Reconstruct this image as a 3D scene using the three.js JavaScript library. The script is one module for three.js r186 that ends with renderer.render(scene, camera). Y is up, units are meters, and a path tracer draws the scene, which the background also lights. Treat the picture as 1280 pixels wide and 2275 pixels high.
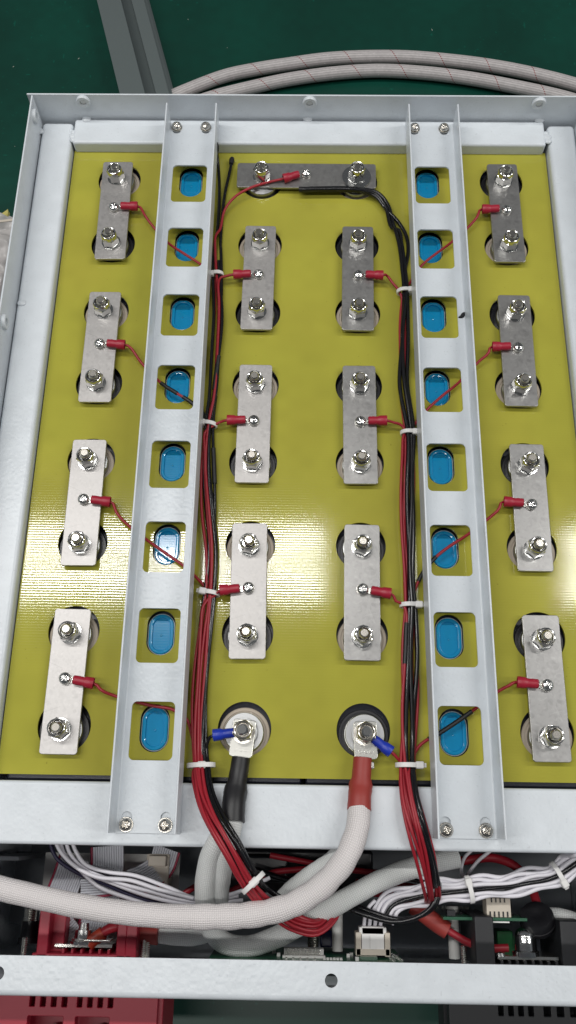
import * as THREE from 'three';
import { RoundedBoxGeometry } from 'three/addons/geometries/RoundedBoxGeometry.js';
import { mergeGeometries, toCreasedNormals } from 'three/addons/utils/BufferGeometryUtils.js';
import { RectAreaLightUniformsLib } from 'three/addons/lights/RectAreaLightUniformsLib.js';
import { Brush, Evaluator, SUBTRACTION } from 'three-bvh-csg';

// ---------------------------------------------------------------- camera, light, exposure
const scene = new THREE.Scene();
const camera = new THREE.PerspectiveCamera(61.289, 576 / 1024, 0.02, 30);
camera.position.set(-0.00522,0.66097,0.31584);
camera.up.set(-0.01170,0.34074,-0.94009);
camera.lookAt(-0.01522,0.00289,0.07744);
scene.add(camera);
const renderer = new THREE.WebGLRenderer({ antialias: true });
renderer.toneMapping = THREE.LinearToneMapping;
renderer.toneMappingExposure = 0.80;
renderer.shadowMap.enabled = true;
RectAreaLightUniformsLib.init();
scene.background = new THREE.Color().setRGB(0.11, 0.116, 0.122);
const LAMPS = [ // x, z, length, width, height (metres), luminance
  [-1.27, -0.62, 2.70, 0.08, 2.5, 68],
  [2.35, -0.62, 2.70, 0.08, 2.5, 68],
  [-1.27, 0.56, 2.70, 0.08, 2.5, 43],
  [2.35, 0.56, 2.70, 0.08, 2.5, 43],
];

// ---------------------------------------------------------------- helpers (all lengths below in millimetres)
const MM = 0.001, PI = Math.PI;
let seed = 7;
const rnd = () => { seed = (seed * 16807) % 2147483647; return (seed - 1) / 2147483646; };
const rr = (a, b) => a + (b - a) * rnd();
const V = (x, y, z) => new THREE.Vector3(x, y, z);
const scaled = new WeakSet(), taken = {};
function numbered(name) {
  const n = taken[name] = (taken[name] ?? -1) + 1;
  return n ? `${name}_${String(n).padStart(3, '0')}` : name;
}
function mesh(name, geo, mat, parent, at, rot) {   // one named mesh; geometry in mm
  if (!scaled.has(geo)) { geo.scale(MM, MM, MM); scaled.add(geo); }
  const m = new THREE.Mesh(geo, mat);
  m.name = parent ? name : numbered(name);
  m.castShadow = m.receiveShadow = true;
  if (at) m.position.set(at[0] * MM, at[1] * MM, at[2] * MM);
  if (rot) m.rotation.set(...rot);
  (parent || scene).add(m);
  return m;
}
function tag(o, label, category, group) {
  o.userData.label = label; o.userData.category = category;
  if (group) o.userData.group = group;
  return o;
}
function thing(name, label, category, at = [0, 0, 0], turn = 0, group) {
  const g = new THREE.Group(); g.name = numbered(name); scene.add(g);
  g.position.set(at[0] * MM, at[1] * MM, at[2] * MM); g.rotation.y = turn;
  return tag(g, label, category, group);
}
function copyOf(src, label, at, turn) {
  const c = src.clone(); c.name = numbered(src.name.replace(/_\d+$/, '')); scene.add(c);
  c.userData = { ...src.userData, label };
  c.position.set(at[0] * MM, at[1] * MM, at[2] * MM); if (turn !== undefined) c.rotation.y = turn;
  return c;
}
const flat = g => { const f = g.index ? g.toNonIndexed() : g; for (const k of Object.keys(f.attributes)) if (!['position', 'normal', 'uv'].includes(k)) f.deleteAttribute(k); return f; };
const merge = gs => mergeGeometries(gs.map(flat), false);
function boxUV(g) {                                   // uv in mm from the dominant axis of each face
  g = flat(g); const p = g.attributes.position, n = g.attributes.normal, uv = g.attributes.uv;
  for (let i = 0; i < p.count; i += 3) {
    let ax = 0, ay = 0, az = 0;
    for (let k = 0; k < 3; k++) { ax += Math.abs(n.getX(i + k)); ay += Math.abs(n.getY(i + k)); az += Math.abs(n.getZ(i + k)); }
    for (let k = 0; k < 3; k++) {
      const x = p.getX(i + k), y = p.getY(i + k), z = p.getZ(i + k);
      if (ay >= ax && ay >= az) uv.setXY(i + k, x, z); else if (ax >= az) uv.setXY(i + k, z, y); else uv.setXY(i + k, x, y);
    }
  }
  return g;
}
const box = (w, h, d, x = 0, y = 0, z = 0, r = 0) => boxUV((r ? new RoundedBoxGeometry(w, h, d, 3, r) : new THREE.BoxGeometry(w, h, d)).translate(x, y, z));
const cyl = (r0, r1, h, n = 32) => new THREE.CylinderGeometry(r1, r0, h, n);     // r0 bottom, r1 top
const lathe = (pts, n = 32) => toCreasedNormals(new THREE.LatheGeometry(pts.map(p => new THREE.Vector2(p[0], p[1])), n), 0.62);
function rrect(w, d, r, Path = THREE.Shape, cx = 0, cy = 0) {
  const s = new Path(), x = cx - w / 2, y = cy - d / 2;
  s.moveTo(x + r, y); s.lineTo(x + w - r, y); s.absarc(x + w - r, y + r, r, -PI / 2, 0);
  s.lineTo(x + w, y + d - r); s.absarc(x + w - r, y + d - r, r, 0, PI / 2);
  s.lineTo(x + r, y + d); s.absarc(x + r, y + d - r, r, PI / 2, PI);
  s.lineTo(x, y + r); s.absarc(x + r, y + r, r, PI, PI * 1.5); return s;
}
const circle = (x, y, r, Path = THREE.Path) => { const s = new Path(); s.absarc(x, y, r, 0, PI * 2); return s; };
// a flat sheet drawn in (x, z) and extruded up by h from y0
function sheet(shape, h, y0 = 0, bevel = 0, curveSegments = 20) {
  const g = new THREE.ExtrudeGeometry(shape, { depth: h - 2 * bevel, bevelEnabled: bevel > 0, bevelSize: bevel, bevelOffset: -bevel, bevelThickness: bevel, bevelSegments: 2, curveSegments });
  g.rotateX(PI / 2); g.translate(0, y0 + h - bevel, 0);
  return boxUV(g);
}
const curve = pts => new THREE.CatmullRomCurve3(pts.map(p => V(...p)), false, 'centripetal');
function tube(pts, r, o = {}) {                       // r: number or function of t; uv in mm; closed ends
  const c = pts.getPoint ? pts : curve(pts), len = c.getLength(), n = o.seg || Math.max(8, Math.round(len / 3)), rs = o.radial || 10;
  const fr = c.computeFrenetFrames(n, false), pos = [], nor = [], uv = [], idx = [];
  const rad = typeof r === 'function' ? r : () => r;
  for (let i = 0; i <= n; i++) {
    const t = i / n, p = c.getPointAt(t), R = rad(t);
    for (let j = 0; j <= rs; j++) {
      const a = j / rs * PI * 2, k = V(0, 0, 0).addScaledVector(fr.normals[i], Math.cos(a)).addScaledVector(fr.binormals[i], Math.sin(a));
      const q = o.wob ? R * (1 + o.wob(t, a)) : R;
      pos.push(p.x + k.x * q, p.y + k.y * q, p.z + k.z * q); nor.push(k.x, k.y, k.z); uv.push(t * len, j / rs * 2 * PI * (o.ruv || R));
      if (i < n && j < rs) { const b = i * (rs + 1) + j; idx.push(b, b + 1, b + rs + 1, b + 1, b + rs + 2, b + rs + 1); }
    }
  }
  for (const [i, s] of [[0, -1], [n, 1]]) {           // end caps
    const p = c.getPointAt(i / n), t = fr.tangents[i], b0 = pos.length / 3;
    pos.push(p.x, p.y, p.z); nor.push(t.x * s, t.y * s, t.z * s); uv.push(0, 0);
    for (let j = 0; j <= rs; j++) { const b = (i * (rs + 1) + j) * 3; pos.push(pos[b], pos[b + 1], pos[b + 2]); nor.push(t.x * s, t.y * s, t.z * s); uv.push(0, 0); if (j) s > 0 ? idx.push(b0, b0 + j, b0 + j + 1) : idx.push(b0, b0 + j + 1, b0 + j); }
  }
  const g = new THREE.BufferGeometry();
  g.setAttribute('position', new THREE.Float32BufferAttribute(pos, 3)); g.setAttribute('normal', new THREE.Float32BufferAttribute(nor, 3)); g.setAttribute('uv', new THREE.Float32BufferAttribute(uv, 2)); g.setIndex(idx);
  const ia = g.attributes.position, e1 = V(0, 0, 0), e2 = V(0, 0, 0), a = V(0, 0, 0), b = V(0, 0, 0), d = V(0, 0, 0);   // wind the sides outwards
  a.fromBufferAttribute(ia, idx[0]); b.fromBufferAttribute(ia, idx[1]); d.fromBufferAttribute(ia, idx[2]);
  e1.subVectors(b, a); e2.subVectors(d, a);
  if (e1.cross(e2).dot(V(nor[0], nor[1], nor[2])) < 0) for (let i = 0; i < n * rs * 6; i += 3) { const q = idx[i + 1]; idx[i + 1] = idx[i + 2]; idx[i + 2] = q; }
  g.setIndex(idx);
  return g;
}

// ---------------------------------------------------------------- textures
function lattice(n, s) { const a = new Float32Array(n * n); let q = s * 7919 + 13; for (let i = 0; i < a.length; i++) { q = (q * 16807) % 2147483647; a[i] = q / 2147483647; } return a; }
function vnoise(n, s) {                               // tileable value noise with n cells per tile
  const L = lattice(n, s), f = t => t * t * (3 - 2 * t);
  return (u, v) => {
    const x = u * n, y = v * n, xi = Math.floor(x), yi = Math.floor(y), fx = f(x - xi), fy = f(y - yi), m = k => ((k % n) + n) % n;
    const a = L[m(yi) * n + m(xi)], b = L[m(yi) * n + m(xi + 1)], c = L[m(yi + 1) * n + m(xi)], d = L[m(yi + 1) * n + m(xi + 1)];
    return a + (b - a) * fx + (c - a) * fy + (a - b - c + d) * fx * fy;
  };
}
function tex(n, fn, tile, srgb) {                     // fn(u, v) -> number or [r, g, b] in 0..1; tile: size in mm, or [u, v]
  const d = new Uint8Array(n * n * 4);
  for (let y = 0; y < n; y++) for (let x = 0; x < n; x++) {
    const c = fn((x + 0.5) / n, (y + 0.5) / n), i = (y * n + x) * 4, a = Array.isArray(c);
    for (let k = 0; k < 3; k++) d[i + k] = Math.max(0, Math.min(255, Math.round((a ? c[k] : c) * 255)));
    d[i + 3] = 255;
  }
  const t = new THREE.DataTexture(d, n, n);
  t.wrapS = t.wrapT = THREE.RepeatWrapping; t.magFilter = t.minFilter = THREE.LinearFilter;
  if (srgb) t.colorSpace = THREE.SRGBColorSpace;
  const s = Array.isArray(tile) ? tile : [tile, tile]; t.repeat.set(1 / s[0], 1 / s[1]); t.needsUpdate = true;
  return t;
}
const nA = vnoise(8, 1), nB = vnoise(24, 2), nC = vnoise(64, 3), nD = vnoise(160, 4), nE = vnoise(5, 5), nF = vnoise(40, 6);
const peelTex = tex(512, (u, v) => 0.55 * nC(u, v) + 0.30 * nF(u, v) + 0.15 * nD(u, v), 130);
const dustTex = tex(512, (u, v) => { const s = nD(u, v) > 0.93 ? -0.05 : 0, k = 0.955 + 0.03 * nB(u, v) + 0.015 * nA(u, v) + s; return [k, k, k]; }, 210, true);
const weaveTex = tex(1024, (u, v) => {                // glass cloth: ridges along x, finer ones across
  const a = Math.sin((v * 33 + 0.10 * (nA(u, v) - 0.5)) * 2 * PI), b = Math.sin((u * 33 + 0.08 * (nB(u, v) - 0.5)) * 2 * PI);
  return 0.5 + 0.34 * a + 0.07 * b * (0.4 + 0.8 * nA(v, u)) + 0.02 * (nD(u, v) - 0.5);
}, 72);
const plateTex = tex(512, (u, v) => { const k = 0.93 + 0.05 * nA(u, v) + 0.03 * nB(u, v), s = nD(v, u) > 0.985 && nA(u, v) > 0.55 ? 0.78 : 1; return [k * s, k * s * (0.985 + 0.02 * nE(u, v)), k * s * 0.98]; }, 260, true);
const braidFn = (u, v) => { const n = 4, x = u * n * 2, y = v * n * 2, cx = Math.floor(x), cy = Math.floor(y), h = (cx + cy) % 2, fx = x - cx - 0.5, fy = y - cy - 0.5, q = h ? fx : fy, p = h ? fy : fx; return (1 - 1.6 * q * q) * (0.72 + 0.28 * Math.cos(p * 9)) * (1 - 0.7 * p * p); };
const braidBump = tex(128, braidFn, 12);
const braidTex = tex(128, (u, v) => { const k = 0.80 + 0.20 * braidFn(u, v); return [k, k, k]; }, 12, true);
function canvasTex(n, draw, tile) {
  const c = document.createElement('canvas'); c.width = c.height = n; draw(c.getContext('2d'), n);
  const t = new THREE.CanvasTexture(c); t.wrapS = t.wrapT = THREE.RepeatWrapping; t.repeat.set(1 / tile, 1 / tile); return t;
}
function scratched(count, level) {                    // roughness and colour of the plated bars: blotches and handling scratches
  return (g, n) => {
    g.fillStyle = 'rgb(190,190,190)'; g.fillRect(0, 0, n, n);
    for (let i = 0; i < 2600; i++) { const q = Math.round(rr(150, 225)); g.fillStyle = `rgba(${q},${q},${q},0.18)`; g.beginPath(); g.ellipse(rnd() * n, rnd() * n, rr(2, 9), rr(2, 9), rnd() * 3, 0, 7); g.fill(); }
    for (let i = 0; i < count; i++) {
      const x = rnd() * n, y = rnd() * n, a = rr(0, PI), l = rr(6, 70), q = rnd() < level ? 245 : 130;
      g.strokeStyle = `rgba(${q},${q},${q},${rr(0.08, 0.42)})`; g.lineWidth = rr(0.5, 1.3); g.beginPath(); g.moveTo(x, y);
      g.quadraticCurveTo(x + Math.cos(a) * l * 0.5 + rr(-4, 4), y + Math.sin(a) * l * 0.5 + rr(-4, 4), x + Math.cos(a) * l, y + Math.sin(a) * l); g.stroke();
    }
  };
}
const scrA = canvasTex(512, scratched(60, 0.4), 110), scrB = canvasTex(512, scratched(240, 0.85), 120);
for (const t of [scrA, scrB]) t.colorSpace = THREE.SRGBColorSpace;
const scrAr = scrA.clone(), scrBr = scrB.clone(); scrAr.colorSpace = scrBr.colorSpace = THREE.NoColorSpace;
const brushTex = tex(256, (u, v) => 0.5 + 0.3 * (vnoiseY(v) - 0.5) + 0.2 * (nD(u, v) - 0.5), 60);
function vnoiseY(v) { return 0.5 * nD(0.3, v) + 0.5 * nC(0.7, v); }
const matTex = tex(512, (u, v) => { const s = nD(u, v), k = 0.86 + 0.14 * nA(u, v) + 0.06 * (nC(u, v) - 0.5); return s > 0.955 && nA(v, u) > 0.5 ? [1, 1, 1] : [k * 0.8, k * 0.8, k * 0.8]; }, 700, true);

// ---------------------------------------------------------------- materials
const C3 = (r, g, b) => new THREE.Color().setRGB(r, g, b);
const std = o => new THREE.MeshStandardMaterial(o), phy = o => new THREE.MeshPhysicalMaterial(o);
const M = {
  white: std({ color: C3(0.685, 0.728, 0.77), roughness: 0.30, map: dustTex, bumpMap: peelTex, bumpScale: 0.00016 }),
  plate: phy({ ior: 1.65, color: C3(0.405, 0.385, 0.055), roughness: 0.085, map: plateTex, bumpMap: weaveTex, bumpScale: 0.000024 }),
  film: std({ color: C3(0.012, 0.014, 0.028), roughness: 0.32 }),
  blue: phy({ color: C3(0.004, 0.31, 0.63), roughness: 0.16, clearcoat: 0.8, clearcoatRoughness: 0.08, bumpMap: weaveTex, bumpScale: 0.000012 }),
  clearEdge: std({ color: C3(0.45, 0.55, 0.62), roughness: 0.2 }),
  black: std({ color: C3(0.008, 0.008, 0.011), roughness: 0.34 }),
  tan: std({ color: C3(0.42, 0.36, 0.29), roughness: 0.55 }),
  chrome: std({ color: C3(0.66, 0.66, 0.65), metalness: 1, roughness: 0.15 }),
  steel: std({ color: C3(0.58, 0.55, 0.50), metalness: 1, roughness: 0.24 }),
  zinc: std({ color: C3(0.42, 0.425, 0.43), metalness: 1, roughness: 0.36, bumpMap: peelTex, bumpScale: 0.0001 }),
  tin: std({ color: C3(0.80, 0.79, 0.74), metalness: 1, roughness: 0.25 }),
  barA: std({ color: C3(0.80, 0.775, 0.76), metalness: 0.8, roughness: 0.58, map: scrA, roughnessMap: scrAr }),
  barB: std({ color: C3(0.66, 0.65, 0.64), metalness: 0.8, roughness: 0.46, map: scrB, roughnessMap: scrBr }),
  red: std({ color: C3(0.33, 0.014, 0.026), roughness: 0.42 }),
  sleeve: std({ color: C3(0.33, 0.010, 0.030), roughness: 0.40 }),
  blueSleeve: std({ color: C3(0.010, 0.035, 0.38), roughness: 0.36 }),
  blackWire: std({ color: C3(0.006, 0.006, 0.008), roughness: 0.22 }),
  shrink: std({ color: C3(0.008, 0.008, 0.010), roughness: 0.42 }),
  redShrink: std({ color: C3(0.30, 0.035, 0.028), roughness: 0.5 }),
  orangeShrink: std({ color: C3(0.42, 0.045, 0.02), roughness: 0.45 }),
  braid: std({ color: C3(0.92, 0.87, 0.87), roughness: 0.62, map: braidTex, bumpMap: braidBump, bumpScale: 0.0006 }),
  greyBraid: std({ color: C3(0.84, 0.86, 0.85), roughness: 0.55, map: braidTex, bumpMap: braidBump, bumpScale: 0.0004 }),
  nylon: std({ color: C3(0.78, 0.77, 0.76), roughness: 0.38 }),
  mat: std({ color: C3(0.001, 0.080, 0.053), roughness: 0.36, map: matTex }),
  lilac: std({ color: C3(0.76, 0.745, 0.80), roughness: 0.42 }),
  ribbon: std({ color: C3(0.55, 0.56, 0.61), roughness: 0.5 }),
  ribbonRed: std({ color: C3(0.28, 0.015, 0.05), roughness: 0.5 }),
  terminalRed: std({ color: C3(0.32, 0.010, 0.030), roughness: 0.45 }),
  terminalBlack: std({ color: C3(0.015, 0.016, 0.019), roughness: 0.5 }),
  pcb: std({ color: C3(0.008, 0.085, 0.04), roughness: 0.32 }),
  beige: std({ color: C3(0.58, 0.52, 0.44), roughness: 0.5 }),
  ivory: std({ color: C3(0.62, 0.62, 0.60), roughness: 0.5 }),
  paint: std({ color: C3(0.30, 0.32, 0.35), roughness: 0.5 }),
  alu: std({ color: C3(0.22, 0.26, 0.26), metalness: 0.6, roughness: 0.30, bumpMap: brushTex, bumpScale: 0.00005 }),
  lampBody: std({ color: C3(0.7, 0.7, 0.7), roughness: 0.6 }),
  glow: std({ color: C3(0.9, 0.9, 0.9), emissive: C3(1, 0.99, 0.96), emissiveIntensity: 1.0 }),
};

// ---------------------------------------------------------------- lamps over the bench
LAMPS.forEach(([x, z, l, w, y, lum], i) => {
  const t = thing('ceiling_lamp', `long ceiling lamp over the bench, ${['left of the camera in the near row', 'right in the near row', 'left in the row behind the viewer', 'right in the row behind the viewer', 'left in the far row', 'right in the far row'][i]}`, 'lamp', [x * 1000, y * 1000, z * 1000]);
  mesh('housing', box(l * 1000, 60, w * 1000 + 20, 0, 36, 0, 4), M.lampBody, t);
  mesh('diffuser', box(l * 1000 - 10, 6, w * 1000, 0, 2.5, 0), M.glow, t);
  const a = new THREE.RectAreaLight(new THREE.Color(1.0, 0.985, 0.955), lum, l, w);
  a.position.set(0, -0.004, 0); a.rotation.x = -PI / 2; a.castShadow = true; t.add(a);
});

// ---------------------------------------------------------------- bench and things behind the box
const bench = mesh('workbench_mat', box(3000, 20, 2600, 0, -236, -250), M.mat); bench.userData.kind = 'structure';
{ // aluminium profile lying beyond the box
  const e = [[-287.6,-196,-724.9], [-223.7,-196,-725.2], [-243.9,-196,-564.7], [-186.3,-196,-568.8]], a = V(...e[0]), b = V(...e[2]), c = V(...e[1]);
  const dir = b.clone().sub(a).normalize(), ang = Math.atan2(dir.x, dir.z), mid = a.clone().add(c).multiplyScalar(0.5).addScaledVector(dir, 20);
  const t = thing('aluminium_profile', 'grey slotted aluminium profile lying on the green bench behind the box', 'profile', [mid.x, -226, mid.z], ang);
  const h = 32, w = 60, s = new THREE.Shape();        // section with two slots on top
  const pts = [[-w / 2, 0], [w / 2, 0], [w / 2, h], [15, h], [15, h - 1.5], [15, h - 2], [15, h - 7], [22, h - 7], [22, h - 18], [-8, h - 18], [-8, h - 7], [0, h - 7], [0, h], [-w / 2, h]];
  s.moveTo(...pts[0]); pts.slice(1).forEach(p => s.lineTo(...p)); s.closePath();
  const g = boxUV(new THREE.ExtrudeGeometry(s, { depth: 520, bevelEnabled: true, bevelSize: 0.6, bevelThickness: 0.6, bevelSegments: 2 }).translate(0, 0, -300));
  mesh('profile_body', g, M.alu, t);
  mesh('side_rib', box(5, 6, 520, w / 2 + 3, 17, -40), M.alu, t); mesh('side_rib', box(9, 3, 520, w / 2 + 5, 3, -40), M.alu, t);
}
const hoseTex = tex(256, (u, v) => {                  // pale sleeving with a thin dashed red tracer winding round it
  const k = 0.80 + 0.07 * Math.sin(v * 2 * PI * 18) + 0.06 * nB(u, v), d = Math.abs(((u - v * 0.6 + 2) % 1) - 0.5), on = d < 0.011 && (v * 22) % 1 < 0.6;
  const w = nC(u, v) > 0.93 ? 0.12 : 0; return on ? [0.62, 0.25, 0.25] : [k * 0.98 + w, k * 0.96 + w, k * 0.96 + w];
}, [62, 52], true);
const hoseMat = std({ color: C3(0.66, 0.65, 0.65), roughness: 0.5, map: hoseTex });
tag(mesh('sleeved_hose', tube([[-225.5,-216,-542.5], [-196.7,-216,-567.4], [-166.6,-216,-585.8], [-111.6,-216,-613.8], [-70.2,-216,-625.7], [-28.6,-216,-634.5], [19.2,-216,-643.4], [67.2,-216,-647.6], [127.1,-216,-647.9], [186.6,-216,-642], [245.5,-216,-632.1], [303.6,-216,-617], [354.9,-216,-598.9], [382.7,-216,-585.4]], 8.4, { radial: 20, ruv: 8.3 }), hoseMat), 'outer of two pale sleeved cables arching over the bench behind the box', 'cable');
tag(mesh('sleeved_hose', tube([[-168,-216,-559.3], [-122,-216,-579.2], [-75.3,-216,-594.7], [-28.2,-216,-608.1], [31.2,-216,-619.2], [90.7,-216,-624.2], [150,-216,-620.7], [208.8,-216,-611.8], [272.6,-216,-596.8], [329.7,-216,-580.5], [374.5,-216,-562.8]], 8.4, { radial: 20, ruv: 8.3 }), hoseMat), 'inner of two pale sleeved cables, nearer the white back wall', 'cable');
{ // lint and grit scattered over the bench
  const gs = [], spots = [[-111.7,-225.6,-674], [-398.7,-225.6,-638.8], [-167.8,-225.6,-725.3], [-380.1,-225.6,-504.1], [-311.9,-225.6,-653.7], [166.8,-225.6,-707.9]];
  spots.forEach((q, i) => gs.push(flat(new THREE.IcosahedronGeometry(rr(0.4, 0.9), 0).scale(1 + (i % 3), 0.5, 1).rotateY(i).translate(...q))));
  const d = mesh('lint_specks', merge(gs), std({ color: C3(0.22, 0.26, 0.22), roughness: 0.8 })); tag(d, 'pale specks of lint and grit scattered on the green bench mat', 'lint'); d.userData.kind = 'stuff';
}
{ // clear plastic bag at the left
  const g = new THREE.PlaneGeometry(90, 150, 24, 40).rotateX(-PI / 2), p = g.attributes.position;
  for (let i = 0; i < p.count; i++) { const x = p.getX(i) / 90, z = p.getZ(i) / 150; p.setY(i, 14 * nA(x + 0.5, z) + 10 * nB(x * 0.6 + 0.4, z * 0.8) + 22 * Math.cos(x * 3)); }
  g.computeVertexNormals();
  const q = [-363.1,-200,-296.4];
  tag(mesh('plastic_bag', g, phy({ color: C3(0.62, 0.59, 0.58), roughness: 0.3, side: THREE.DoubleSide, transmission: 0.25, thickness: 0 }), null, [q[0] - 24, q[1] - 16, q[2] + 6], [0, -0.1, 0]), 'crumpled clear plastic bag on the bench left of the box', 'bag');
  const y = [-354.7,-168,-352.2], s = [-355.4,-168,-341.4];
  tag(mesh('plastic_scrap', new THREE.ConeGeometry(5, 8, 3).rotateZ(PI / 2), std({ color: C3(0.7, 0.62, 0.2), roughness: 0.6 }), null, y), 'tiny yellow scrap at the top of the plastic bag', 'scrap');
  tag(mesh('paper_strip', box(22, 1, 3), M.beige, null, s, [0, 0.15, 0]), 'thin cream strip lying across the plastic bag', 'strip');
}

// ---------------------------------------------------------------- the white box
const boxG = thing('battery_box', 'white powder-coated steel box that holds the cells, cut off by the frame', 'box');
{
  const part = (n, g) => mesh(n, g, M.white, boxG);
  const wallZ = -319.3;
  part('back_wall', box(518, 265, 1.6, -5.5, -92.5, wallZ - 0.8, 0.6));
  part('side_wall', box(1.6, 265, 760, -259.3, -92.5, 61.5, 0.6));
  part('side_wall', box(1.6, 265, 760, 253.7, -92.5, 61.5, 0.6));
  part('back_rail', box(448, 26, 29, -1.8, -1, -303.8, 2.6));
  part('side_rail', box(30, 24, 718, -242.4, -2, 43, 4));
  part('side_rail', box(26, 24, 718, 238.6, -2, 43, 4));
  part('front_rail', box(510, 26, 43, -3, -1, 309.9, 2.6));
  const lip = rrect(510, 19.6, 0.2, THREE.Shape, -3, 407.6);
  lip.holes.push(circle(18, 408.8, 4.1)); lip.holes.push(circle(-196, 408.2, 4.1));
  part('front_lip', sheet(lip, 1.6, 38.4));
  const bend = new THREE.Shape(); bend.moveTo(417.4, 40); bend.absarc(417.4, 36, 4, PI / 2, 0, true); bend.lineTo(421.4, 20); bend.lineTo(419.8, 20); bend.lineTo(419.8, 36); bend.absarc(417.4, 36, 2.4, 0, PI / 2); bend.closePath();
  part('front_lip_bend', boxUV(new THREE.ExtrudeGeometry(bend, { depth: 510, bevelEnabled: false, curveSegments: 12 }).rotateY(-PI / 2).translate(252, 0, 0)));
  mesh('front_panel', box(510, 240, 1.6, -3, -97, 420.6), M.white, boxG);
  mesh('floor_panel', box(510, 1.6, 740, -3, -224, 52), M.paint, boxG);
  const nutG = lathe([[3.2, -1], [3.2, 2.6], [4, 3.2], [6, 3], [6.6, 2], [6.6, 0], [3.2, 0]], 28);
  for (const x of [-212.9, -1, 212.1]) mesh('rivet_nut', nutG, M.white, boxG, [x, 33, wallZ], [PI / 2, 0, 0]);
  for (const x of [-212.9, -1, 212.1]) mesh('rivet_hole', cyl(3.1, 3.1, 1, 20), M.zinc, boxG, [x, 33, wallZ + 1.2], [PI / 2, 0, 0]);
  const zl = [-258.8,30,-81][2];
  for (const z of [-303, zl]) mesh('rivet_nut', nutG, M.white, boxG, [-258.5, 30, z], [0, 0, -PI / 2]);
  // weld beads where the rails meet the walls and each other
  const blob = (x, y, z, r) => part('weld_bead', new THREE.SphereGeometry(r, 12, 8).scale(1.2, 0.6, 1).translate(x, y, z));
  for (const [x, , z] of [[-214.6,11,-317.3], [-2.5,11,-319.2], [218.1,11,-319.6]]) blob(x, 11.4, z, 4);
  for (const [x, , z] of [[-225.8,11,-299.2], [224.2,11,-300.7]]) { blob(x, 9, z, 4.2); blob(x + 0.8, 10, z + 5, 3); blob(x - 0.4, 9, z - 5, 2.6); }
  for (const p of [[-258.7,11,-304.4], [-252.7,11,-112.8]]) blob(p[0], 10, p[2], 3.4);
}

// ---------------------------------------------------------------- cells under the insulating plate
const CX = [-112.2, 110.8], ROW = k => (k - 3.5) * 72, TX = [[-180, -45], [43.6, 180]];
const ORD = ['first', 'second', 'third', 'fourth', 'fifth', 'sixth', 'seventh', 'eighth'];
{
  const body = box(220, 188, 71.4, 0, -94 - 9, 0, 2.5);
  const ring = lathe([[19, -3.4], [19, -2.4], [18.4, -1.8], [16.6, -1.8], [16.4, -2.6], [9.5, -2.6], [9.5, -9], [18, -9], [19, -3.4]], 44);
  const boss = lathe([[0, 4.4], [9.5, 4.4], [14.4, 3.6], [14.8, 3], [14.8, -2.6], [0, -2.6]], 44);
  const studG = (() => { const p = [[0, 24]]; p.push([2.7, 24], [3.2, 23.6], [3.9, 22.4]); for (let y = 22; y > 6; y -= 1.1) p.push([4.05, y], [3.55, y - 0.55]); p.push([4, 4]); return lathe(p.map(q => [q[0], q[1]]).reverse(), 24); })();
  const oval = (w, d) => rrect(w, d, w / 2 - 0.01);
  const filmG = (() => {                              // blue film over the vent: raised rim, sunken middle
    const rim = oval(19.5, 31.5); rim.holes.push(rrect(13.6, 25.6, 6.79, THREE.Path));
    return merge([sheet(rim, 2.2, -5.4, 0.95), sheet(oval(14.4, 26.4), 1.0, -6.2), new THREE.SphereGeometry(0.9, 10, 6).scale(1, 0.4, 1).translate(0, -5.1, 1)].map(boxUV));
  })();
  const edgeS = oval(20.6, 32.6); edgeS.holes.push(rrect(19.6, 31.6, 9.79, THREE.Path));
  const filmEdge = sheet(edgeS, 0.8, -5.2);
  const skirt = sheet(oval(21.5, 33.6), 2, -8.9, 0.4);
  const pip = cyl(1, 1, 0.5, 12);
  for (let c = 0; c < 2; c++) for (let k = 0; k < 8; k++) {
    const lab = `dark battery cell, ${ORD[k]} from the back under the ${c ? 'right' : 'left'} beam, blue vent showing`;
    const t = thing('battery_cell', lab, 'battery cell', [CX[c], 0, ROW(k)], 0, `prismatic cells in the ${c ? 'right' : 'left'} column`);
    mesh('case', body, M.film, t);
    mesh('vent_skirt', skirt, M.black, t, [c ? 0.3 : -0.3, 0, -2.5]);
    const vf = mesh('vent_film', filmG, M.blue, t, [c ? 0.3 : -0.3, 0, -2.5]);
    mesh('film_edge', filmEdge, M.clearEdge, vf);
    for (let s = 0; s < 2; s++) {
      const x = TX[c][s] - CX[c], tanSide = (k + s) % 2 === 0;
      const tr = mesh('terminal_ring', ring, tanSide ? M.tan : M.black, t, [x, 0, 0]);
      mesh('polarity_mark', pip, tanSide ? M.beige : M.film, tr, [4.5, -2.5, -14.6]);
      mesh('terminal_boss', boss, M.zinc, t, [x, 0, 0]);
      mesh('terminal_stud', studG, M.steel, t, [x, 0, 0]);
    }
  }
}
{ // the yellow insulating plate with round and oval openings
  const s = rrect(450.5, 574.5, 1, THREE.Shape, -0.9, -3.6);
  for (const x of TX.flat()) for (let k = 0; k < 8; k++) s.holes.push(circle(x + (Math.abs(x) > 100 ? 0 : 0), ROW(k) - 3.2, 20));
  for (const x of CX) for (let k = 0; k < 8; k++) s.holes.push(rrect(22, 35, 10.99, THREE.Path, x, ROW(k) - 2.8));
  tag(mesh('insulating_plate', sheet(s, 2, -2, 0, 24), M.plate), 'olive yellow glass-fibre plate with round and oval openings over the cells', 'insulating plate');
}

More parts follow.
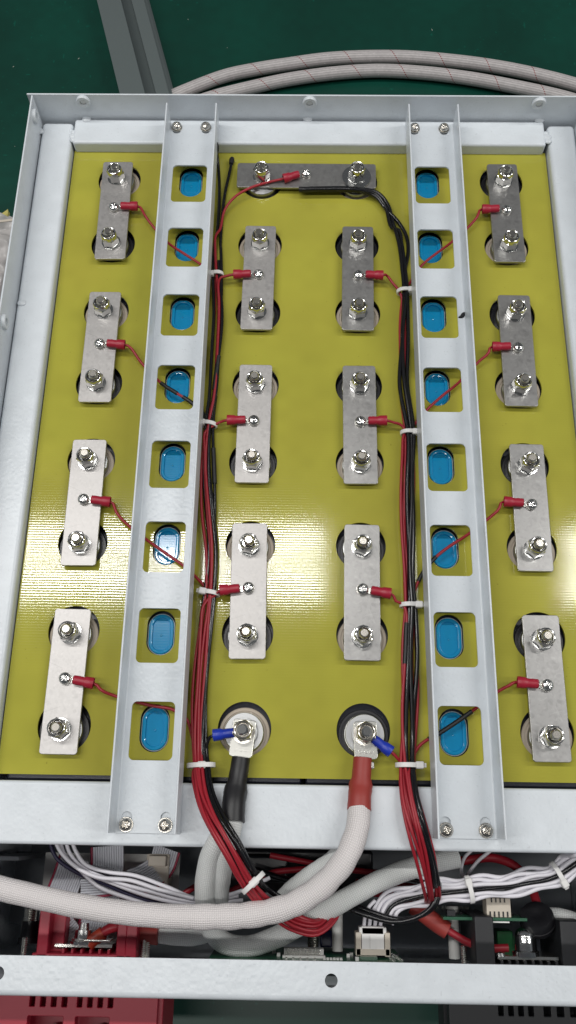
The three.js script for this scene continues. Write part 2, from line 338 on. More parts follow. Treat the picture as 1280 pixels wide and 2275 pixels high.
// ---------------------------------------------------------------- fasteners
const nutG = (() => {
  const hex = []; for (let i = 0; i < 6; i++) hex.push([8.1 * Math.cos(i * PI / 3), 8.1 * Math.sin(i * PI / 3)]);
  const s = new THREE.Shape(); s.moveTo(...hex[0]); hex.slice(1).forEach(p => s.lineTo(...p)); s.closePath();
  const body = sheet(s, 8.6, 0.6, 0.8), fl = lathe([[4.1, 0], [8.3, 0], [8.4, 0.5], [4.1, 0.9]], 40);
  const collar = lathe([[7.1, 9.0], [6.95, 10.2], [6.8, 12.0], [6.5, 12.8], [6.0, 13.1], [5.4, 12.9], [5.0, 12.2], [4.9, 8.6]], 40);
  return merge([body, fl, collar]);
})();
const washerG = lathe([[4.2, 0], [8.6, 0], [8.8, 0.4], [8.6, 0.9], [4.2, 0.9]], 36);
function phillips(R, h) {                             // domed head with a cross recess
  const pr = []; for (let i = 0; i <= 10; i++) { const a = i / 10 * PI / 2; pr.push([R * Math.cos(a), h * 0.35 + h * 0.65 * Math.sin(a)]); }
  const dome = lathe([[0, 0], [R * 0.94, 0], [R, h * 0.12], ...pr.map(p => [Math.max(p[0], 0), p[1]])], 32);
  const ev = new Evaluator(); ev.attributes = ['position', 'normal', 'uv'];
  let a = new Brush(flat(dome)); a.updateMatrixWorld();
  for (const r of [0, PI / 2]) { const b = new Brush(flat(new THREE.CylinderGeometry(h * 0.62, h * 0.62, R * 1.25, 3).rotateX(PI / 2).scale(0.75, 1, 1).translate(0, h * 1.02, 0).rotateY(r + 0.4))); b.updateMatrixWorld(); a = ev.evaluate(a, b, SUBTRACTION); }
  return flat(a.geometry);
}
const barScrewG = phillips(4.5, 3.9), beamScrewG = phillips(4.4, 4.2);
const screwWasherG = lathe([[0, 0], [5.1, 0], [5.2, 0.5], [5.0, 1.0], [0, 1.0]], 28);

// ---------------------------------------------------------------- bus bars
const barG = sheet(rrect(28, 109, 2.4), 2.6, 4.6, 0.35), longBarG = sheet(rrect(130, 28, 2.4), 2.6, 4.6, 0.35);
let nutTurn = 0.2;
function addNut(t, x, z) { nutTurn += 1.9; mesh('nut', nutG, M.chrome, t, [x, 7.3, z], [0, nutTurn, 0]); }
function busBar(label, x, z, mat, turn, scr) {
  const t = thing('bus_bar', label, 'busbar', [x, 0, z], turn, 'short busbars joining neighbouring cells');
  mesh('bar', barG, mat, t, [0, 0, -0.6]);
  addNut(t, 0, -36); addNut(t, 0, 36);
  mesh('lug_screw', barScrewG, M.chrome, t, [scr[0], 8.6, scr[1]], [0, rr(0, 3), 0]);
}
const COLN = ['in the leftmost column', 'just right of the left beam', 'just left of the right beam', 'in the rightmost column'];
const barSpec = [];
[-180.6, -45, 43.6, 180.2].forEach((x, c) => {
  const inner = c === 1 || c === 2, n = inner ? 3 : 4;
  for (let i = 0; i < n; i++) {
    const z = inner ? -144 + i * 144 : -216 + i * 144;
    const place = n === 4 ? ['back', 'second from the back', 'third from the back', 'front'][i] : ['back', 'middle', 'front'][i];
    barSpec.push([c, i, x, z]);
    busBar(`${c < 2 ? 'pale blotched' : 'grey scratched'} metal busbar, ${place} of the short bars ${COLN[c]}`, x, z, c < 2 ? M.barA : M.barB, rr(-0.012, 0.012), [(c < 2 ? 0 : 0.4), -1.2]);
  }
});
{
  const t = thing('bus_bar', 'long metal busbar lying crosswise at the back with one large round washer', 'busbar', [-2.6, 0, -255.5], -0.004);
  mesh('bar', longBarG, M.barB, t, [-0.6, 0, -1]);
  addNut(t, -42.4, 1); mesh('nut', nutG, M.chrome, t, [46.2, 8.4, 1], [0, 0.25, 0]);
  mesh('large_washer', lathe([[4.2, 7.3], [13.4, 7.3], [13.8, 7.8], [13.4, 8.5], [4.2, 8.5]], 48), M.chrome, t, [46.2, 0, 1]);
  mesh('lug_screw', barScrewG, M.chrome, t, [-1, 8.6, -1.5], [0, 0.5, 0]);
}

// ---------------------------------------------------------------- the two beams across the cells
function beam(label, x, w, z0, z1, winX, holes) {
  const t = thing('cross_beam', label, 'beam', [x, 0, 0], 0), len = z1 - z0, zc = (z0 + z1) / 2;
  const web = rrect(w - 6, len, 0.3, THREE.Shape, 0, zc);
  for (let k = 0; k < 8; k++) web.holes.push(rrect(32, 42, 4, THREE.Path, winX, -241 + 70.5 * k));
  for (const [hx, hz] of holes) web.holes.push(rrect(7.4, 13, 3.69, THREE.Path, hx, hz > 0 ? hz - 2.4 : hz + 0.5));
  const j = new THREE.Shape(), q = w / 2, top = 38, b = 12.2, T = 1.5, R = 3;   // bend and flange, drawn in (x, y)
  j.moveTo(q - R, b); j.absarc(q - R, b + R, R, -PI / 2, 0); j.lineTo(q, top - 0.6); j.absarc(q - T / 2, top - 0.6, T / 2, 0, PI); j.lineTo(q - T, b + R); j.absarc(q - R, b + R, R - T, 0, -PI / 2, true); j.closePath();
  const fl = new THREE.ExtrudeGeometry(j, { depth: len, bevelEnabled: false, curveSegments: 8 }).translate(0, 0, z0);
  const fr = fl.clone().rotateY(PI).translate(0, 0, z0 + z1);
  mesh('web', sheet(web, 1.5, b, 0), M.white, t);
  mesh('flange', boxUV(fl), M.white, t); mesh('flange', boxUV(fr), M.white, t);
  for (const [hx, hz] of holes) {
    const s = mesh('screw', beamScrewG, M.steel, t, [hx, 14.9, hz], [0, rr(0, 3), 0]);
    mesh('washer', screwWasherG, M.steel, s, [0, -1.1, 0]);
  }
  return t;
}
beam('left white channel beam with eight square windows, fixed across the cells', -110.6, 47.4, -312, 322.8, -1.2, [[-16.2, -306], [11.4, -306], [-14.9, 317.3], [12.8, 317.3]]);
const rb = beam('right white channel beam with eight square windows and a black paint chip', 113.3, 46.6, -312, 322.8, -0.2, [[-14.8, -306], [13, -306], [-13.8, 317.3], [14.2, 317.3]]);
{ // chipped black spot on the right beam's right flange
  const p = [132.5,14,-100.4];
  const g = tube([[p[0] - 3, 13.9, p[2] + 1], [p[0], 14.1, p[2]], [p[0] + 2.4, 14.1, p[2] - 2.4], [p[0] + 5, 14.6, p[2] + 1]], t => 0.6 + 1.4 * Math.sin(t * PI), { radial: 8, seg: 16 });
  tag(mesh('black_scrap', g, M.shrink), 'small black scrap stuck in the right beam beside its third window', 'scrap');
}

// ---------------------------------------------------------------- wiring looms
const LS = curve([[-84.2,5,-231.7], [-84.1,5,-201.3], [-84.1,5,-171.7], [-83,5,-147.6], [-80,5,-105.5], [-79.9,5,-60.5], [-81.1,5,-25.7], [-83.3,5,0.9], [-82.9,5,40.6], [-79.2,5,80], [-75.4,5,114.1], [-75.3,5,146.5], [-77.1,5,175.8], [-77.8,5,210.3], [-77.3,5,246.8], [-74.8,9,276], [-70.1,20,294.9], [-61.4,31,311.4], [-49.8,37,327.6], [-35.8,24,351.3], [-21.6,0,368.3], [-5.8,-16,379.8], [7.1,-22,383.1], [18.1,-32,378.6], [16.6,-48,366.8]]);
const RS = curve([[74.8,5,-217.7], [80.9,5,-183], [83.3,5,-153.9], [84.7,5,-131.2], [81.4,5,-88.9], [79.3,5,-40.3], [82.6,5,-10.6], [84.3,5,6.9], [82,5,54.6], [80.6,5,100.9], [80.3,5,134.2], [80.7,5,154.1], [78.5,5,191], [76.6,5,228.1], [75.8,5,254.3], [75,9,273.7], [75.7,16,295.6], [79.7,19,316.4], [85.3,10,334.1], [90.6,-5,350.8], [94.5,-22,362.2], [96.3,-50,370.3]]);
const SP = [LS, RS].map(c => ({ c, pts: c.getSpacedPoints(400) }));
function nearest(s, p) { let b = 0, d = 1e9; s.pts.forEach((q, i) => { const e = q.distanceTo(p); if (e < d) { d = e; b = i; } }); return b / 400; }
const wob = (t, s, i) => Math.sin(t * 17 + s * 2.1 + i) * 0.9 + Math.sin(t * 41 + s * 3.7 + i * 2) * 0.5;
function lane(s, t0, t1, dx, dy, id, spread = 1, wk = 1) {    // points of one wire running along a loom
  const out = [], n = Math.max(2, Math.round((t1 - t0) * 44));
  for (let i = 0; i <= n; i++) {
    const t = t0 + (t1 - t0) * i / n, p = s.c.getPointAt(t), q = s.c.getTangentAt(t), side = V(-q.z, 0, q.x).normalize().negate();
    const k = 1 + spread * 0.16 * Math.sin(t * 30 + id);
    p.addScaledVector(side, dx * k + wk * wob(t, id, 1)); p.y = Math.max(p.y + dy + 0.7 * wk * wob(t, id, 4), p.z < 286 ? 1.4 : -90);
    if (p.z > 288 && p.z < 333) p.y = Math.max(p.y, 14);
    out.push([p.x, p.y, p.z]);
  }
  return out;
}
// sleeve and lug of a crimped ring terminal, built along +x from the screw at the origin
const lugG = merge([sheet((() => { const s = circle(0, 0, 4.6, THREE.Shape); return s; })(), 0.8, -0.4), sheet(rrect(6, 4.4, 0.4, THREE.Shape, 6, 0), 0.9, -0.3), cyl(2.1, 2.1, 6, 16).rotateZ(PI / 2).translate(9, 1.6, 0)]);
const sleeveG = (() => {
  const g = lathe([[0, 0], [2.6, 0], [3.4, 0.4], [3.6, 4], [3.4, 7.4], [3.6, 8.4], [4.15, 9.6], [4.45, 15.2], [4.25, 15.6], [3.7, 15.4], [3.3, 11], [0, 11]], 28);
  return g.rotateZ(-PI / 2).scale(1, 0.94, 1);
})();
const WR = 1.22;
function lead(label, loom, lug, lugTurn, tilt, pts, dx, dy, o = {}) {
  const s = SP[loom], t = thing('sense_lead', label, 'wire', [0, 0, 0], 0, o.group || `red sensing leads of the ${loom ? 'right' : 'left'} loom`);
  const pin = V(lug[0], 0, lug[1]), dir = V(Math.cos(lugTurn), 0, -Math.sin(lugTurn)), y = o.y || 7.9;
  const l = mesh('ring_lug', lugG, M.tin, t, [pin.x, y, pin.z], [0, lugTurn, 0]);
  const st = pin.clone().addScaledVector(dir, 6.6), en = pin.clone().addScaledVector(dir, 19.4);
  mesh('crimp_sleeve', sleeveG, o.blue ? M.blueSleeve : M.sleeve, t, [st.x, y + 2.9, st.z], [0, lugTurn, tilt]);
  const y0 = y + 2.9 + Math.sin(tilt) * 13;
  const first = [en.x - dir.x * 2, y0, en.z - dir.z * 2], second = [en.x + dir.x * 4, y0 + Math.sin(tilt) * 4, en.z + dir.z * 4];
  const lastP = V(...pts[pts.length - 1]), t0 = Math.min(0.98, nearest(s, lastP) + 0.012);
  const path = [first, second, ...pts, ...lane(s, t0, o.end || 1, dx, dy, lug[1] * 0.1 + dx)];
  const c = curve(path);
  const wm = mesh('wire', tube(c, o.r || WR, { radial: 8, seg: Math.round(c.getLength() / 4) }), o.wire || M.red, t);
  for (const h of o.shrink || []) { // heat-shrink tube near a given point, of a given length
    const a = c.getSpacedPoints(500), p = V(...h[0]); let b = 0, d = 1e9; a.forEach((q, i) => { const e = q.distanceTo(p); if (e < d) { d = e; b = i; } });
    const L = c.getLength(), n = Math.max(3, Math.round(h[1] / L * 500)), seg = a.slice(b, Math.min(500, b + n)).filter((_, i) => i % 3 === 0).map(q => [q.x, q.y, q.z]);
    if (seg.length > 2) mesh('heat_shrink', tube(seg, 1.75, { radial: 10 }), M.shrink, wm);
  }
  return t;
}
const scr = (x, z) => [x, z - 1.2];
const L = 'red ring lead from the ';
// left loom
lead(L + 'long crosswise busbar, running left into the left loom', 0, [-3.6, -257], PI + 0.32, -0.05, [[-37.1,9,-247.3], [-53.7,9,-240.9], [-68.1,8,-231.9], [-78.1,6,-218.2], [-81.9,5,-196.4]], 0.2, 2.4);
lead(L + 'back busbar of the leftmost column, passing under the beam', 0, scr(-180.6, -216), 0.05, -0.1, [[-151.2,9,-208.6], [-144.9,8,-199.5], [-128.4,5,-181.1], [-113.8,5,-170], [-100.3,5,-160.4], [-89.2,5,-150.9]], -2.2, 0.2);
lead(L + 'back busbar right of the left beam', 0, scr(-45, -144), PI + 0.04, -0.05, [[-72.8,9,-143.5], [-78.9,8,-142.2]], 1.0, 4.2);
lead(L + 'second busbar of the leftmost column, passing under the beam', 0, scr(-180.6, -72), -0.05, -0.1, [[-153.6,9,-69.8], [-149.5,8,-64.6], [-144.4,7,-57.3], [-126,5,-38.1], [-112.7,5,-28.8], [-98.7,5,-19.5], [-87.9,5,-8.7]], -3.6, 1.6, { shrink: [[[-126,5,-38.1], 22], [[-81.7,5,-64.9], 40]] });
lead(L + 'middle busbar right of the left beam', 0, scr(-45, 0), PI + 0.02, -0.03, [[-70.9,9,-0.2], [-76.5,8,1.9]], -0.8, 3.6);
lead(L + 'third busbar of the leftmost column, passing under the beam', 0, scr(-180.6, 72), -0.1, -0.1, [[-152.6,9,82.3], [-143.1,7,91.9], [-126.3,5,104.3], [-110.4,5,115.3], [-98.1,5,123.7], [-86.9,5,133.5], [-78.7,5,142.9]], -5.0, 2.6);
lead(L + 'front busbar right of the left beam', 0, scr(-45, 144), PI + 0.12, -0.02, [[-69.9,9,149.3], [-73.5,8,150.1]], -2.6, 4.6);
lead(L + 'front busbar of the leftmost column, passing under the beam', 0, scr(-180.6, 216), -0.16, -0.12, [[-152.6,9,223.1], [-143.8,6,226.5], [-117.1,5,233], [-98.4,5,236.3], [-87.9,5,243.1], [-82.8,5,256.7], [-77.8,7,272.7]], -7.0, 1.2);
lead('thin lead with a blue crimp on the terminal that has the black-booted cable', 0, [-45, 252], PI + 0.14, -0.05, [[-70.9,10,259.5], [-72.1,8,265.7]], 4.6, 2.4, { blue: true, y: 10.5, wire: M.blackWire, end: 0.86 });
// thermistor leads
function sensor(label, head, pts, dx, dy, id) {
  const t = thing('temperature_probe', label, 'probe', [0, 0, 0], 0, 'black probe leads in the left loom');
  const t0 = nearest(SP[0], V(...pts[pts.length - 1])) + 0.012;
  const c = curve([head, ...pts, ...lane(SP[0], t0, 0.83, dx, dy, id), ...[[-24.6,4,358], [-13.8,0,364.4], [-3.7,-14,371.5], [5.7,-40,371.6]]]);
  mesh('wire', tube(c, 1.5, { radial: 8, seg: Math.round(c.getLength() / 4) }), M.blackWire, t);
  const n = c.getSpacedPoints(600), sl = (a, b) => n.slice(a, b).filter((_, i) => i % 2 === 0).map(q => [q.x, q.y, q.z]);
  mesh('probe_head', tube(sl(0, 8), q => 1.5 + 1.1 * Math.sin(Math.min(1, 0.15 + q) * PI * 0.8), { radial: 10 }), M.shrink, t);
  return t;
}
sensor('black probe lead whose bulb rests high against the left beam', [-88.1,20,-282.5], [[-87.7,17,-278.5], [-87.4,9,-275.2], [-85.2,4,-253.3], [-84.1,4,-227.4], [-84.7,4,-192.2]], -2.6, 1.6, 3.1);
sensor('black probe lead whose bulb lies just left of the long busbar', [-73.9,4,-279.3], [[-75.5,4,-263.9], [-79.1,4,-237.8], [-80.5,4,-212.2], [-80.9,4,-182.3]], 3.0, 2.2, 5.3);
{ // two more black wires in the left loom, starting where their sleeves end
  for (const [i, [y, dx, dy]] of [[780, 2.6, 3.2], [930, 4.4, 1.4]].entries()) {
    const t = thing('loom_wire', i ? 'black wire along the right side of the left loom, from its second tie down' : 'black wire on top of the left loom, from its first tie down', 'wire', [0, 0, 0], 0, 'black wires in the left loom');
    const t0 = 0.10 + i * 0.19, ts = nearest(SP[0], V(...(i ? [-82.9,6,6.4] : [-80.8,6,-64.3])));
    mesh('wire', tube(curve([...lane(SP[0], t0, 0.83, dx, dy, 8 + i), ...[[-23.3,2,360.1], [-12.6,-2,366], [-2.7,-16,372.8]]]), 1.35, { radial: 8 }), M.blackWire, t);
    mesh('heat_shrink', tube(lane(SP[0], t0, 0.83, dx, dy, 8 + i).filter((_, k, a) => { const q = t0 + (0.83 - t0) * k / (a.length - 1); return q > ts && q < ts + 0.07; }), 2.0, { radial: 10, seg: 20 }), M.shrink, t);
  }
}
// right loom
lead(L + 'back busbar left of the right beam', 1, scr(43.6, -144), -0.02, -0.06, [[68.6,9,-146.2], [74.3,7,-139.1], [79.8,6,-131.9]], -2.0, 0.6);
lead(L + 'back busbar of the rightmost column, passing under the beam', 1, scr(180.2, -216), PI - 0.02, -0.1, [[153,9,-209.1], [146.8,7,-201.7], [127.8,5,-182.9], [113.4,5,-170.6], [101.2,5,-158.9], [91.9,5,-143.5], [86.7,5,-133.6]], 3.4, -0.4);
lead(L + 'second busbar of the rightmost column, passing under the beam', 1, scr(180.2, -72), PI - 0.02, -0.1, [[154.3,9,-67.2], [145.8,7,-59.9], [127.9,5,-40.4], [112.7,5,-27], [100.1,5,-14.5], [91,5,-3.1], [85.8,5,5.2]], -3.4, 0.2);
lead(L + 'middle busbar left of the right beam', 1, scr(43.6, 0), 0.03, -0.03, [[69.8,9,-1], [76.6,8,0.1], [81.1,7,5]], -4.6, 2.4);
lead(L + 'third busbar of the rightmost column, passing under the beam', 1, scr(180.2, 72), PI - 0.1, -0.1, [[153.6,9,75.4], [145.3,7,82.5], [127.3,5,96.5], [114,5,105.3], [102.2,5,114.8], [91.8,5,127.5], [84.1,5,145.1]], 5.4, 0.4, { shrink: [[[102.2,5,114.8], 26]] });
lead(L + 'front busbar left of the right beam', 1, scr(43.6, 144), -0.16, -0.02, [[69.5,9,152], [74.8,8,153.8]], -3.0, 4.0, { shrink: [[[76,8,169], 32]] });
lead(L + 'front busbar of the rightmost column, passing under the beam', 1, scr(180.2, 216), PI - 0.1, -0.12, [[153.4,9,214.6], [145.4,6,218.6], [124.6,5,233.7], [110.7,5,243.1], [99.8,5,250], [86.9,5,257.3], [81.8,5,262.5], [78.7,7,270.3]], -0.6, 4.4, { shrink: [[[123.9,5,234], 40]] });
lead('thin red lead with a blue crimp on the terminal that has the red-booted cable', 1, [44.5, 252], -0.62, -0.05, [[68.9,9,270.6], [71.6,8,274.3]], -6.4, 1.2, { blue: true, y: 10.5 });
{
  const specs = [
    [[[-8.5,7,-240.9], [13.3,7,-242.1], [42.6,7,-241.9], [62.7,6,-238.2], [72.5,5,-225.3], [76.9,5,-202.7]], -0.6, 2.6, 'black wire from the long busbar, uppermost of three into the right loom'],
    [[[-6.8,9,-238.7], [17.4,9,-239.4], [46.6,9,-238.6], [61.3,7,-235.3], [69.9,6,-223], [75.2,5,-200.2]], 1.8, 3.0, 'black wire from the long busbar, middle of three into the right loom'],
    [[[-8.5,7,-239.4], [15.4,7,-239.6], [46.7,7,-238.8], [60.9,6,-234.1], [70.7,5,-220.2], [81.1,5,-206.7], [88.5,5,-190.4], [89.6,5,-173.3], [86.1,5,-154]], 4.2, 2.0, 'black wire from the long busbar that bows out beside the right beam']];
  specs.forEach(([p, dx, dy, lab], i) => {
    const t = thing('probe_wire', lab, 'wire', [0, 0, 0], 0, 'black wires in the right loom');
    const t0 = nearest(SP[1], V(...p[p.length - 1])) + 0.01;
    const c = curve([...p, ...lane(SP[1], t0, 0.93, dx, dy, 11 + i, 1.3), ...(i < 2 ? [[97.7,-24,356.9], [93.9,-24,368.3], [84.9,-24,375.5], [67.2,-26,380.2], [44.9,-30,376.2], [24,-40,369.2]] : [[99,-24,355.6], [96.9,-26,367.2], [88.1,-26,374.5], [70.7,-28,378.8], [48.5,-34,374.1], [29.2,-44,367.9]])]);
    mesh('wire', tube(c, 1.8, { radial: 8, seg: Math.round(c.getLength() / 4) }), M.blackWire, t);
    if (!i) mesh('heat_shrink', tube([[-10.2,8,-239.6], [-3.5,8,-239.6], [3.2,8,-240.2]], 2.6, { radial: 12, seg: 12 }), M.shrink, t);
  });
}
// cable ties
function tie(label, at, ang, w, headSide, group, h = 8) {
  const t = thing('cable_tie', label, 'cable tie', at, ang, group), rx = w / 2, ry = h / 2;
  const s = new THREE.Shape(); s.absellipse(0, 0, rx + 0.9, ry + 0.9, 0, PI * 2); const hl = new THREE.Path(); hl.absellipse(0, 0, rx, ry, 0, PI * 2); s.holes.push(hl);
  mesh('strap', boxUV(new THREE.ExtrudeGeometry(s, { depth: 2.8, bevelEnabled: true, bevelSize: 0.3, bevelThickness: 0.3, bevelSegments: 2, curveSegments: 24 }).translate(0, 0, -1.4)), M.nylon, t);
  const hx = headSide * (rx - 0.4);
  mesh('tie_head', merge([new RoundedBoxGeometry(6.2, 5.4, 5.2, 3, 1.2).translate(hx, ry * 0.55, 0), box(3.4, 1.2, 3, hx + headSide * 3.2, ry * 0.4, 0)]), M.nylon, t);
}
const GL = 'white ties on the left loom', GR = 'white ties on the right loom';
tie('white cable tie on the left loom, topmost, beside the second beam window', [-82.9,6,-146.4], 0.1, 11, -1, GL, 9);
tie('white cable tie on the left loom level with the middle busbars', [-82.8,6,1.4], -0.15, 12.5, -1, GL, 9);
tie('white cable tie on the left loom level with the sixth beam window', [-74.5,6,146.7], -0.15, 13, -1, GL, 10);
tie('white cable tie on the left loom just above the front rail', [-75.1,9,276], 0.05, 18.5, 0.1, GL, 14);
tie('white cable tie on the left loom where it dips into the front bay', [-34.2,24,353], 0.75, 17, 0.1, 'white ties in the front bay', 12);
tie('white cable tie on the right loom, topmost, beside the third beam window', [84.9,6,-130.5], 0.05, 12, 1, GR, 9);
tie('white cable tie on the right loom level with the middle busbars', [84.2,6,7.4], 0.0, 12, 1, GR, 9);
tie('white cable tie on the right loom below the sixth beam window', [80.5,6,154.3], 0, 14, 1, GR, 10);
tie('white cable tie on the right loom just above the front rail', [75,9,273.7], 0, 16.5, 1, GR, 13);

// ---------------------------------------------------------------- power cables on the two front terminals
function powerEnd(x, z, turn) {
  const t = thing('main_terminal', '', 'terminal nut', [x, 0, z], turn);
  mesh('large_washer', lathe([[4.2, 4.4], [14.2, 4.4], [14.6, 4.9], [14.2, 5.6], [4.2, 5.6]], 48), M.zinc, t);
  mesh('flat_washer', lathe([[4.2, 9.0], [10, 9.0], [10.2, 9.4], [10, 10], [4.2, 10]], 40), M.zinc, t);
  mesh('nut', nutG, M.steel, t, [0, 11.4, 0], [0, 0.3, 0]);
  mesh('stud_tip', lathe([[0, 26.2], [2.8, 26.2], [3.9, 25.2], [3.9, 22], [0, 22]], 24), M.chrome, t);
  return t;
}
powerEnd(-45, 252, 0).userData.label = 'nut and washers on the front left terminal with the black-booted cable';
powerEnd(44.2, 252, 0.2).userData.label = 'nut and washers on the front right terminal with the red-booted cable';
function powerCable(label, x, z, a, boot, bootMat, strands) {
  const t = thing('power_cable', label, 'cable');
  const dir = V(Math.sin(a), 0, Math.cos(a)), palm = merge([sheet(rrect(17, 27, 2.6, THREE.Shape, 0, 4.8), 1.6, 10, 0.4), ...[-4, 0, 4].map(q => sheet(circle(q, 13, 1.3, THREE.Shape), 0.5, 11.5, 0.15)), box(11, 3, 5, 0, 12.6, 22.5, 1)]);
  mesh('cable_lug', palm, M.tin, t, [x, 0, z], [0, a, 0]);
  mesh('boot', tube(boot, q => q < 0.36 ? 6.6 + 0.3 * Math.sin(q * 6) : q < 0.52 ? 6.6 + (q - 0.36) / 0.16 * 1.9 : 8.5 - 0.25 * Math.sin((q - 0.5) * 7), { radial: 28, seg: 90, wob: (q, k) => 0.012 * Math.sin(k * 2 + q * 9) + 0.010 * Math.sin(k * 5 - q * 31) + 0.012 * Math.sin(q * 60 + k) * (q > 0.3 && q < 0.6 ? 1 : 0.2) }), bootMat, t);
  strands.forEach(([pts, r, m]) => { const c = curve(pts); mesh('braided_sleeve', tube(c, r, { radial: 28, ruv: 7.64, seg: Math.round(c.getLength() / 1.6), wob: (q, k) => 0.012 * Math.sin(q * 90 + k) + 0.010 * Math.sin(q * 37 + 2 * k) + (m === M.braid && q < 0.5 ? 0.09 * Math.abs(Math.sin(q * 58)) * Math.min(1, q * 8) : 0) }), m, t); });
  return t;
}
powerCable('white braided cable pair in a black boot, curling down into the front bay', -45, 252, -0.1,
  [[-45.9,13,270.4], [-47.2,13,280.5], [-48.6,15,290.8], [-49.6,19,302.1], [-49.9,21,314.4]], M.shrink, [
    [[[-48.6,19,310.2], [-50.7,19.5,321.5], [-53.8,18,331.8], [-56.3,8,343.8], [-59.5,-12,359.6], [-62.3,-34,376.2], [-68.5,-50,390.2], [-81.6,-56,395.3], [-95.4,-58,395.5], [-111.1,-58,393.6]], 6.6, M.greyBraid],
    [[[-50.5,19,310.2], [-55.1,20,320.1], [-60.4,19.5,328.1], [-65.3,13,337.9], [-69,0,353.2], [-70.1,-20,370.7], [-67.6,-32,385.4], [-58.2,-38,396.5], [-41.7,-40,399.7], [-22.1,-38,394.1], [-0.9,-34,383.6], [25.3,-30,369.3], [58.4,-30,352.4], [88.9,-32,341.9], [115.1,-38,337]], 7.4, M.greyBraid]]);
powerCable('white braided cable pair in a red boot, sweeping left across the front bay', 44.2, 252, 0.02,
  [[41.9,13,269.1], [41.1,13,279.1], [39.9,15,290], [38.9,18,297.7], [38.5,19,305.2]], M.redShrink, [
    [[[38.8,19,302.2], [36.7,24,317.1], [29.7,26,334.5], [14.4,22,352.6], [-7.4,17,366.7], [-35,13,373.7], [-75.2,10,376], [-115.5,10,374.7], [-153.2,10,370.6], [-185,10,365.1], [-210.6,10,360.1], [-239.2,12,353.3]], 7.9, M.braid],
    [[[33.5,4,326.8], [20.4,-4,340.1], [6.4,-10,349.5], [-6.1,-18,359.1], [-15.8,-28,368.9], [-24.2,-40,377.6]], 7.3, M.greyBraid]]);

// ---------------------------------------------------------------- front bay
const P = (x, y, z) => [x, y, z];
{ // pale inner panels and dark blocks deep in the bay
  const pq = [[-210.2,-96,343.8], [-100,-96,342], [-202.7,-96,411.4]];
  tag(mesh('inner_panel', box(pq[1][0] - pq[0][0], 2, 62, (pq[0][0] + pq[1][0]) / 2, -98, 371), M.ivory), 'pale flat panel deep under the ribbon cable at the left of the bay', 'panel');
  const q = [-248.4,-190,379.7];
  tag(mesh('grey_bracket', merge([box(46, 3, 60, q[0] - 6, -180, 372), box(46, 90, 3, q[0] - 6, -140, 345)]), M.paint), 'grey painted bracket in the dark left end of the bay', 'bracket');
  const d = [[-42.2,-120,348.9], [40.6,-120,347.5]];
  tag(mesh('dark_module', merge([box(120, 60, 34, (d[0][0] + d[1][0]) / 2, -150, 352, 3), box(40, 18, 20, d[0][0] + 10, -112, 350, 2)]), M.black), 'black module deep behind the cables in the middle of the bay', 'module');
  const bl = [[-124.4,-140,351.1], [-104.5,-140,373.8]];
  tag(mesh('connector_housing', merge([box(18, 20, 26, (bl[0][0] + bl[1][0]) / 2, -84, 352, 1), box(14, 6, 8, (bl[0][0] + bl[1][0]) / 2, -72, 344, 1)]), M.beige), 'cream connector housing behind the left white wires', 'connector');
}
// flat ribbon cable: strips of moulded round cores
function ribbonStrip(pts, w, n, normalUp = 1) {
  const c = curve(pts), seg = Math.max(6, Math.round(c.getLength() / 5)), gs = [];
  for (let k = 0; k < n; k++) {
    const off = (k + 0.5 - n / 2) * w / n, line = [];
    for (let i = 0; i <= seg; i++) { const p = c.getPointAt(i / seg), t = c.getTangentAt(i / seg), s = V(-t.z, 0, t.x); if (s.length() < 0.2) s.set(1, 0, 0); s.normalize(); p.addScaledVector(s, off); line.push([p.x, p.y, p.z]); }
    gs.push(tube(line, w / n * 0.53, { radial: 6, seg }));
  }
  return gs;
}
{
  const t = thing('ribbon_cable', 'grey folded ribbon cable with a red edge core at the left of the bay', 'ribbon cable');
  const put = (pts, w, n, flip) => { const g = ribbonStrip(pts, w, n), e = flip ? g.pop() : g.shift(); mesh('ribbon_strip', merge(g), M.ribbon, t); mesh('red_edge_core', e, M.ribbonRed, t); };
  put([[-154.1,-66,333.7], [-153.1,-66,345.2], [-152.5,-64,354.8], [-152.9,-62,369.1], [-158.3,-66,388.4], [-162.1,-70,401.3]], 26, 14, true);
  put([[-177.7,-60,342.1], [-181.5,-60,356.7], [-186.1,-60,372.6], [-185.4,-58,386.5], [-176.7,-56,393.3], [-170.5,-56,387.6]], 24, 13, true);
  put([[-169.6,-57,364.3], [-154.1,-57,363.1], [-141.6,-57,360.7]], 14, 8, true);
  put([[-107.9,-76,334.9], [-112,-76,348.2], [-122.6,-72,356.4], [-134.2,-70,361.3]], 22, 12, false);
}
